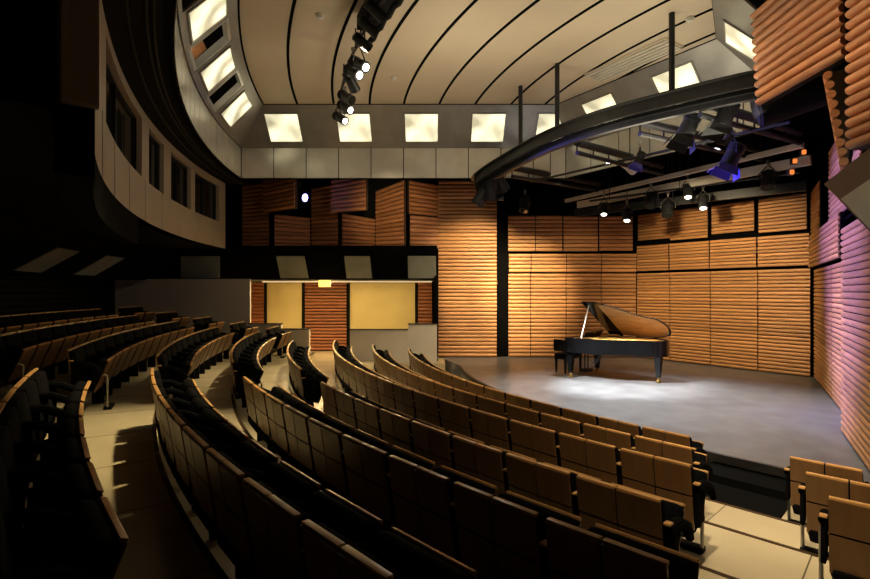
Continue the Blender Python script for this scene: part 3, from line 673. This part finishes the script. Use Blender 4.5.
for px, py, D, l in ((651, 200, 13.2, 'dark stage lamp between the two pairs of lit lamps'), (668, 209, 13.2, 'dark stage lamp left of the right lit pair'), (768, 180, 11.0, 'dark stage lamp by the right end of the pale rails'), (525, 205, 14.8, 'dark stage lamp above the black gap in the rear wall')):
    p = P(px, py, D); fixture('stage_lamp', l, p, p+V((-.3, -.4, -1.0)), .28, .42, 'lens_glass', 'dark stage lamps over the stage', drop=5.975)
for px, py, D, l, bd in ((689, 126, 8.9, 'large black stage lamp under the frame, left of a pair', 'blackmetal'), (726, 114, 8.6, 'large black stage lamp under the frame, right of a pair', 'blackmetal'), (733, 155, 9.4, 'large stage lamp with blue barn doors', 'bluemetal'), (640, 158, 11.2, 'small stage lamp with a blue filter on the middle truss', 'bluemetal')):
    p = P(px, py, D); s_ = .20 if px == 640 else .31
    fixture('stage_lamp', l, p, p+V((-.45, .1, -1.0)), s_, s_*1.45, 'lens_glass', 'dark stage lamps over the stage', barn=bd)
for i, (px, py, D) in enumerate(((482, 196, 13.25), (491, 190, 13.0), (500, 183, 13.2))):
    p = P(px, py, D); fixture('stage_lamp', 'black stage lamp clustered at the frame tip, '+('lowest', 'middle', 'topmost')[i]+' of three', p, p+V((-.5+i*.5, .3, -.8)), .36, .5, 'lens_glass', 'dark stage lamps over the stage')
t = fixture('projector', 'small pale projector hung from the middle truss', P(628, 166, 12.2), P(700, 230, 14), .22, .5, 'lens_glass', 'stage lamps over the stage', 'rail')
for i, (px, py) in enumerate(((804, 152), (792, 172), (795, 161))):
    p = P(px, py, 10.2+i*.1); t = thing('indicator_lamp', ['amber indicator lamp near the rail end, topmost', 'amber indicator lamp near the rail end, lowest', 'amber indicator lamp near the rail end, middle'][i], 'lamp', p, 0, 'amber indicator lamps')
    mb = MB(); mb.rbox((0,0,0), (.07, .05, .09), .012); mb.build('lens', M['amber'], t); mb = MB(); mb.box((0, .05, 0), (.1, .06, .12)); mb.build('housing', M['blackmetal'], t)
t = thing('loudspeaker', 'big black loudspeaker barrel below the large log panel', 'loudspeaker', P(790, 103, 7.9))
a, b = P(756, 110, 8.0), P(828, 84, 7.6)
mb = MB(); mb.tube([a, a+(b-a)*.02, a+(b-a)*.98, b], [.26, .30, .30, .26], 24); local(t, mb).build('cabinet', M['black'], t)
mb = MB(); mb.tube([a-(b-a).normalized()*.015, a-(b-a).normalized()*.002], .25, 24); local(t, mb).build('grille', M['blackmetal'], t)
for f in (.2, .8): mb = MB(); p = a+(b-a)*f; mb.tube([p+V((0,0,.3)), V((p.x, p.y, 5.95))], .02, 6); local(t, mb).build('hanger', M['blackmetal'], t)
# catwalk bar of lamps under the ceiling
cb = [pol(15.85, 188.5+i*.9, CZ-.35) for i in range(26)]
t = thing('catwalk_bar', 'curved black lamp bar hung close under the cream ceiling', 'lighting bar', pol(15.85, 200, CZ-.35))
mb = MB(); mb.tube(cb, .03, 8); local(t, mb).build('pipe', M['blackmetal'], t)
for i in (2, 8, 14, 20): mb = MB(); mb.tube([cb[i], V((cb[i].x, cb[i].y, CZ))], .015, 6); local(t, mb).build('hanger', M['blackmetal'], t)
mb = MB(); mb.ring(15.62, 15.95, CZ-.30, CZ-.06, 203, 213, 12); local(t, mb).build('cable_tray', M['black'], t)
mb = MB(); mb.tube([pol(15.7, 201.5+i*.7, CZ-.42-.05*(i % 2)) for i in range(14)], .05, 8); local(t, mb).build('cable', M['black'], t)
for i, (px, py) in enumerate(((340, 118), (345, 107), (346, 97), (351, 81), (353, 72), (359, 64))):
    D = (4.02)*FX/(HY-py+6); p = P(px, py, D); p = V((p.x, p.y, p.z))
    lit = i not in (2, 3)
    fixture('catwalk_lamp', ['lit catwalk lamp lowest in the hanging string', 'lit catwalk lamp second from the bottom of the string', 'dark catwalk lamp third from the bottom of the string', 'dark catwalk lamp just under the upper lit pair', 'catwalk lamp second from the top of the string', 'lit catwalk lamp at the top of the string'][i], p, p+V((.95, -.75, -.75)) if i in (0, 1, 2, 5, 4) else p+V((.4, .9, -.7)), .20, .40, 'lit' if lit else 'lens_glass', 'catwalk lamps under the ceiling')
for i, (px, py, D) in enumerate(((362, 42, 8.3), (368, 26, 7.9), (375, 10, 7.4))):
    p = P(px, py, D); fixture('catwalk_lamp', 'dark catwalk lamp at the top edge of the photo, '+('lowest', 'middle', 'topmost')[i]+' of three', p, p+V((.9, .6, -.6)), .17, .34, 'lens_glass', 'catwalk lamps under the ceiling')
p = P(300, 197, 14.6); fixture('blue_spotlight', 'glowing blue spotlight between the tilted timber baffles', p, V((6.0, 9.0, 2.6)), .26, .4, 'blue', None)

# ------------------------------------------------------------------ grand piano and bench
PU = math.radians(-49.5)
pn = thing('grand_piano', 'glossy black concert grand piano with its lid raised on the stage', 'piano', (3.58, 13.04, 0), PU)
def outl(pts, n=6):
    return [(p.x, p.y) for p in catmull([(x, y, 0) for x, y in pts], n)]
curve = outl([(1.65, .75), (2.0, .72), (2.24, .58), (2.34, .32), (2.32, .09), (2.21, -.06), (2.06, -.13), (1.88, -.20), (1.66, -.34), (1.4, -.54), (1.15, -.69), (.9, -.75)], 6)
OUT = [(0.30, .75)]+curve+[(.30, -.75)]
def inset(poly, d):
    out = []; n = len(poly)
    for i in range(n):
        p0, p1, p2 = V((*poly[i-1],0)), V((*poly[i],0)), V((*poly[(i+1)%n],0)); t_ = (p2-p0).normalized(); nn_ = V((t_.y, -t_.x, 0))
        q = p1+nn_*d; out.append((q.x, q.y))
    return out
INN = inset(OUT, .05)
sgn = sum(OUT[i][0]*OUT[(i+1)%len(OUT)][1]-OUT[(i+1)%len(OUT)][0]*OUT[i][1] for i in range(len(OUT)))
if sgn > 0: INN = inset(OUT, -.05)
INN[0] = (.36, .70); INN[-1] = (.36, -.70)
z0, z1 = .64, 1.0; n = len(OUT); mb = MB()
vs = [V((x, y, z0)) for x, y in OUT]+[V((x, y, z1)) for x, y in OUT]+[V((x, y, z1)) for x, y in INN]+[V((x, y, .88)) for x, y in INN]
fs = []
for i in range(n):
    j = (i+1) % n; fs += [(i, j, n+j, n+i), (n+i, n+j, 2*n+j, 2*n+i), (2*n+i, 2*n+j, 3*n+j, 3*n+i)]
fs.append(tuple(range(n))[::-1]); mb.add(vs, fs, True); mb.build('rim', M['piano'], pn)
mb = MB(); mb.prism(INN[::-1] if sgn > 0 else INN, .93, .965); mb.build('soundboard', M['wood_in'], pn)
mb = MB()                              # cast plate: a bar frame over the board
for (xa, ya), (xb, yb) in (((.5, .62), (2.05, .45)), ((.5, .2), (2.15, .1)), ((.5, -.15), (1.9, -.08)), ((.5, -.42), (1.35, -.36)), ((.45, .66), (.45, -.66)), ((2.12, .42), (2.02, .05)), ((1.8, -.10), (1.0, -.56))):
    mb.tube([(xa, ya, .972), (xb, yb, .972)], .022, 6)
mb.build('cast_plate', M['gold'], pn)
mb = MB()
for k in range(40):
    y = .62-k*.031; mb.tube([(.5, y, .985), (2.05-.03*k*.9 if k < 16 else 1.62-.05*(k-16)*.62, y*.75 if k < 16 else y, .985)], .003, 3)
mb.build('strings', M['brass'], pn)
mb = MB(); mb.box((.17, 0, .67), (.42, 1.46, .07)); mb.box((.16, .71, .80), (.40, .08, .26)); mb.box((.16, -.71, .80), (.40, .08, .26)); mb.box((-.02, 0, .66), (.05, 1.46, .05)); mb.build('keybed', M['piano'], pn)
mb = MB()
for k in range(52): mb.box((.085, .61-(k+.5)*1.22/52, .715), (.15, 1.22/52-.002, .02))
mb.build('keyboard', M['ivory'], pn)
mb = MB()
for k in range(51):
    if k % 7 not in (1, 4): mb.box((.115, .61-(k+1)*1.22/52, .733), (.095, .012, .018))
mb.build('black_keys', M['piano'], pn)
mb = MB(); mb.slab((.20, .66, .74), (.20, -.66, .74), (.27, -.66, .88), (.27, .66, .88), .015); mb.build('fallboard', M['piano'], pn)
mb = MB(); mb.box((.33, 0, .84), (.05, 1.46, .32)); mb.build('front_rail', M['piano'], pn)
mb = MB(); mb.slab((.50, .38, 1.0), (.50, -.38, 1.0), (.66, -.38, 1.22), (.66, .38, 1.22), .015); 
mb.v = [(x, y, z-.09) for x, y, z in mb.v]; mb.build('music_desk', M['piano'], pn)
# lid, hinged on the straight bass side
th = math.radians(33)
def lidp(x, y, h=0):                   # a lid point given by its closed position
    s_ = .77-y; return V((x, .77-s_*math.cos(th)-h*math.sin(th), 1.012+s_*math.sin(th)+h*math.cos(th)))
LO = [(.62, .77)]+[(x+(.02 if x > 1.5 else 0), y+(.02 if y > 0 else -.02)) for x, y in curve]+[(.62, -.77)]
n = len(LO); mb = MB(); mb.add([lidp(x, y) for x, y in LO]+[lidp(x, y, .022) for x, y in LO], [tuple(range(n)), tuple(range(2*n-1, n-1, -1))]+[(i, (i+1) % n, n+(i+1) % n, n+i) for i in range(n)]); lid = mb.build('lid', M['piano'], pn)
mb = MB(); q = [lidp(.63, .76, .03), lidp(.63, -.76, .03), lidp(1.02, -.74, .03), lidp(1.02, .76, .03)]
u_ = (lidp(0, 0, 1)-lidp(0, 0, 0)); mb.hexa([p for p in q]+[p+u_*.02 for p in q]); mb.build('lid_flap', M['piano'], lid)
cl_ = [(1.25+(x-1.25)*.96, .05+(y-.05)*.95) for x, y in [(1.0, .77)]+LO[1:-1]+[(1.0, -.72)] if x > .99]; n = len(cl_); mb = MB()  # thin golden sheet paints the plate's reflection under the lid
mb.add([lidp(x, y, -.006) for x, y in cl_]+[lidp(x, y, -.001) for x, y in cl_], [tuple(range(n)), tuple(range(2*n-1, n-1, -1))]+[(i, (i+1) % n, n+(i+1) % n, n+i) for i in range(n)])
o = mb.build('lid_reflection_sheet', M['lid_reflection'], lid); o['label'] = 'golden reflection painted on the underside of the lid'
mb = MB(); mb.tube([(.72, -.70, .99), lidp(.76, -.66, -.005)], [.013, .011], 8); mb.build('lid_prop', M['ivory'], pn)
mb = MB()
for x in (.95, 1.4, 1.85): mb.tube([(x-.05, .765, 1.006), (x+.05, .765, 1.006)], .012, 8)
mb.build('hinge', M['brass'], pn)
for x, y in ((.36, -.60), (.36, .60), (2.13, .30)):
    mb = MB(); 
    mb.hexa([V((x+a, y+b, .12)) for a, b in ((-.04,-.04),(.04,-.04),(.04,.04),(-.04,.04))]+[V((x+a, y+b, .645)) for a, b in ((-.08,-.08),(.08,-.08),(.08,.08),(-.08,.08))])
    lgp = mb.build('leg', M['piano'], pn)
    mb = MB(); mb.tube([(x, y, .13), (x, y, .07)], [.035, .028], 12)
    mb.tube([(x-.018, y-.02, .045), (x+.018, y-.02, .045)], .045, 14); mb.tube([(x-.018, y+.025, .045), (x+.018, y+.025, .045)], .045, 14); mb.build('caster', M['brass'], lgp)
mb = MB()
for y in (-.07, .07): mb.tube([(.42, y, .65), (.42, y, .16)], .018, 8)
mb.box((.42, 0, .62), (.10, .24, .05)); mb.rbox((.42, 0, .13), (.20, .30, .08), .02); mb.tube([(.46, .08, .14), (.95, .08, .64)], .010, 6); mb.tube([(.46, -.08, .14), (.95, -.08, .64)], .010, 6); ly = mb.build('pedal_lyre', M['piano'], pn)
for y in (-.08, 0, .08): mb = MB(); mb.rbox((.30, y, .09), (.16, .03, .015), .006); mb.build('pedal', M['brass'], ly)
bn = thing('piano_bench', 'black padded piano bench in front of the keyboard', 'bench', pn.matrix_basis @ V((-.20, .12, 0)), PU)
mb = MB(); mb.rbox((0, 0, .47), (.36, .78, .09), .03); mb.build('cushion', M['fabric'], bn)
mb = MB(); mb.box((0, 0, .40), (.34, .76, .07)); mb.build('apron', M['piano'], bn)
for x in (-.14, .14):
    for y in (-.34, .34):
        mb = MB(); mb.hexa([V((x+a, y+b, 0)) for a, b in ((-.018,-.018),(.018,-.018),(.018,.018),(-.018,.018))]+[V((x+a, y+b, .37)) for a, b in ((-.03,-.03),(.03,-.03),(.03,.03),(-.03,.03))]); mb.build('leg', M['piano'], bn)

# ------------------------------------------------------------------ auditorium seats
SW = .58
proto = {}
def back_pt(x, z, off=0):            # curve of the seat back, higher is further back
    f = (z-.17)/.50; return V((x, .080*(1-f)+off-.010*math.cos(x*5), z))
def make_parts():
    hw = .262
    mb = MB()
    for xa, xb in ((-hw, -.006), (.006, hw)):
        for za, zb in ((.18, .428), (.442, .655)):
            mb.hexa([back_pt(xa, za, -.002), back_pt(xb, za, -.002), back_pt(xb, za, .012), back_pt(xa, za, .012), back_pt(xa, zb, -.002), back_pt(xb, zb, -.002), back_pt(xb, zb, .012), back_pt(xa, zb, .012)])
    proto['back_veneer'] = mb.build('back_veneer', M['veneer'])
    mb = MB(); Mx = Matrix.Rotation(math.atan2(.080, .50), 4, 'X')
    mb.rbox((0, .088, .395), (.53, .085, .51), .035, Mx); mb.rbox((0, .095, .165), (.50, .09, .10), .03, Mx)
    proto['backrest'] = mb.build('backrest', M['fabric'])
    mb = MB()
    for x in (-.133, .133): mb.rbox((x, .018, .662), (.256, .032, .017), .006)
    proto['top_cap'] = mb.build('top_cap', M['cap'])
    T = math.radians(68); d = V((0, math.cos(T), math.sin(T))); nn_ = V((0, d.z, -d.y)); Mx = Matrix.Rotation(T, 4, 'X')
    c = V((0, .31, .325))
    mb = MB(); mb.rbox(c, (.50, .42, .10), .045, Mx, 3); proto['seat_cushion'] = mb.build('seat_cushion', M['fabric'])
    mb = MB(); mb.box(c+nn_*.055, (.48, .41, .014), Mx.to_3x3()); proto['seat_shell'] = mb.build('seat_shell', M['veneer'])
    mb = MB(); mb.rbox(c+nn_*.045+d*.214, (.48, .018, .030), .006, Mx); proto['seat_cap'] = mb.build('seat_cap', M['cap'])
    for sd, x in (('R', .29), ('L', -.29)):
        mb = MB(); mb.tube([(x, .05, .50), (x, .20, .49), (x, .32, .43), (x, .38, .34)], [.028, .034, .036, .026], 8); mb.rbox((x, .11, .36), (.03, .12, .26), .012); proto['arm'+sd] = mb.build('armrest', M['fabric'])
        mb = MB(); mb.rbox((x, .050, .532), (.042, .05, .014), .005); proto['acap'+sd] = mb.build('arm_cap', M['cap'])
        mb = MB(); mb.rbox((x, .24, .19), (.045, .14, .378), .015); proto['ped'+sd] = mb.build('pedestal', M['black'])
        xp = .20 if sd == 'R' else -.33
        mb = MB(); mb.tube([(xp, .42, .03), (xp, .42, .44), (x, .34, .50)], .014, 8); proto['post'+sd] = mb.build('post', M['chrome'])
        mb = MB(); mb.rbox((xp-(.12 if sd == 'R' else -.12), .42, .022), (.27, .09, .043), .01); proto['foot'+sd] = mb.build('foot_bar', M['black'])
    for key, o in proto.items():        # lifted onto the stands
        if not key.startswith(('post', 'foot', 'ped')): o.data.transform(Matrix.Translation((0, 0, .13)))
make_parts()
used = {}
def part_copy(key, parent):
    o = proto[key]
    if key in used: o = o.copy(); C.objects.link(o)
    used[key] = 1; o.parent = parent; return o
def seat(k, a, label, group, sides='R', ends=''):
    p = pol(row_R(k), a, row_z(k)); rz = math.radians(a)+PI/2
    t = thing('auditorium_seat', label, 'seat', p, rz, group)
    b = part_copy('backrest', t); part_copy('back_veneer', t); part_copy('top_cap', t)
    c = part_copy('seat_cushion', t); part_copy('seat_shell', c); part_copy('seat_cap', c)
    for s_ in sides:
        ar = part_copy('arm'+s_, t); part_copy('acap'+s_, ar)
        if s_ not in ends: part_copy('ped'+s_, t)
    for s_ in ends: st = part_copy('post'+s_, t); part_copy('foot'+s_, st)
    return t
RN = ['front', 'second', 'third', 'fourth', 'fifth', 'sixth', 'seventh', 'eighth', 'ninth']
def fill(k, hi, n, what, group, left_end=True, lo_label=None):
    st = math.degrees(SW/row_R(k))
    for i in range(n):                # from the higher angle downwards
        a = hi-st*(i+.5)
        seat(k, a, what(i), group, 'RL' if (i == n-1 and left_end) else 'R', 'R' if i == 0 else '')
# angles grow towards the step aisle, so a seat's right-hand side faces the higher angle
def w_near(k): return lambda i: 'brown-backed folding seat, %s from the step aisle in the %s row' % (ORD[i], RN[k])
for k, hi, n in ((0, 221.5, 16), (1, 223.0, 17), (2, 224.2, 18), (3, 224.75, 8), (4, 226.0, 9), (5, 224.5, 9), (6, 222.0, 7)):
    fill(k, hi, n, w_near(k), 'seats of the %s row left of the step aisle' % RN[k])
def w_far(k): return lambda i: 'dark folding seat past the cross aisle, %s from that aisle in the %s row' % (ORD[i], RN[k])
for k, hi, n in ((3, 205.2, 8), (4, 205.0, 10), (5, 205.0, 10), (6, 205.6, 11), (7, 204.6, 11), (8, 200.0, 9)):
    fill(k, hi, n, w_far(k), 'seats of the %s row past the cross aisle' % RN[k])
for k in (4, 5, 6, 7, 8):
    fill(k, 184.3, 2, lambda i: 'dark folding seat by the pale rear wall, %s of the %s row end pair' % (('aisle seat', 'wall seat')[i], RN[k]), 'pairs of seats by the pale rear wall')
def w_right(k): return lambda i: 'brown-backed folding seat right of the step aisle, %s in the %s row' % (ORD[i], RN[k])
for k, lo, n in ((0, 224.95, 2), (1, 225.95, 2), (2, 226.8, 2)):
    st = math.degrees(SW/row_R(k))
    for i in range(n): seat(k, lo+st*(i+.5), w_right(k)(i), 'seats of the %s row right of the step aisle' % RN[k], 'L', 'L' if i == 0 else '')
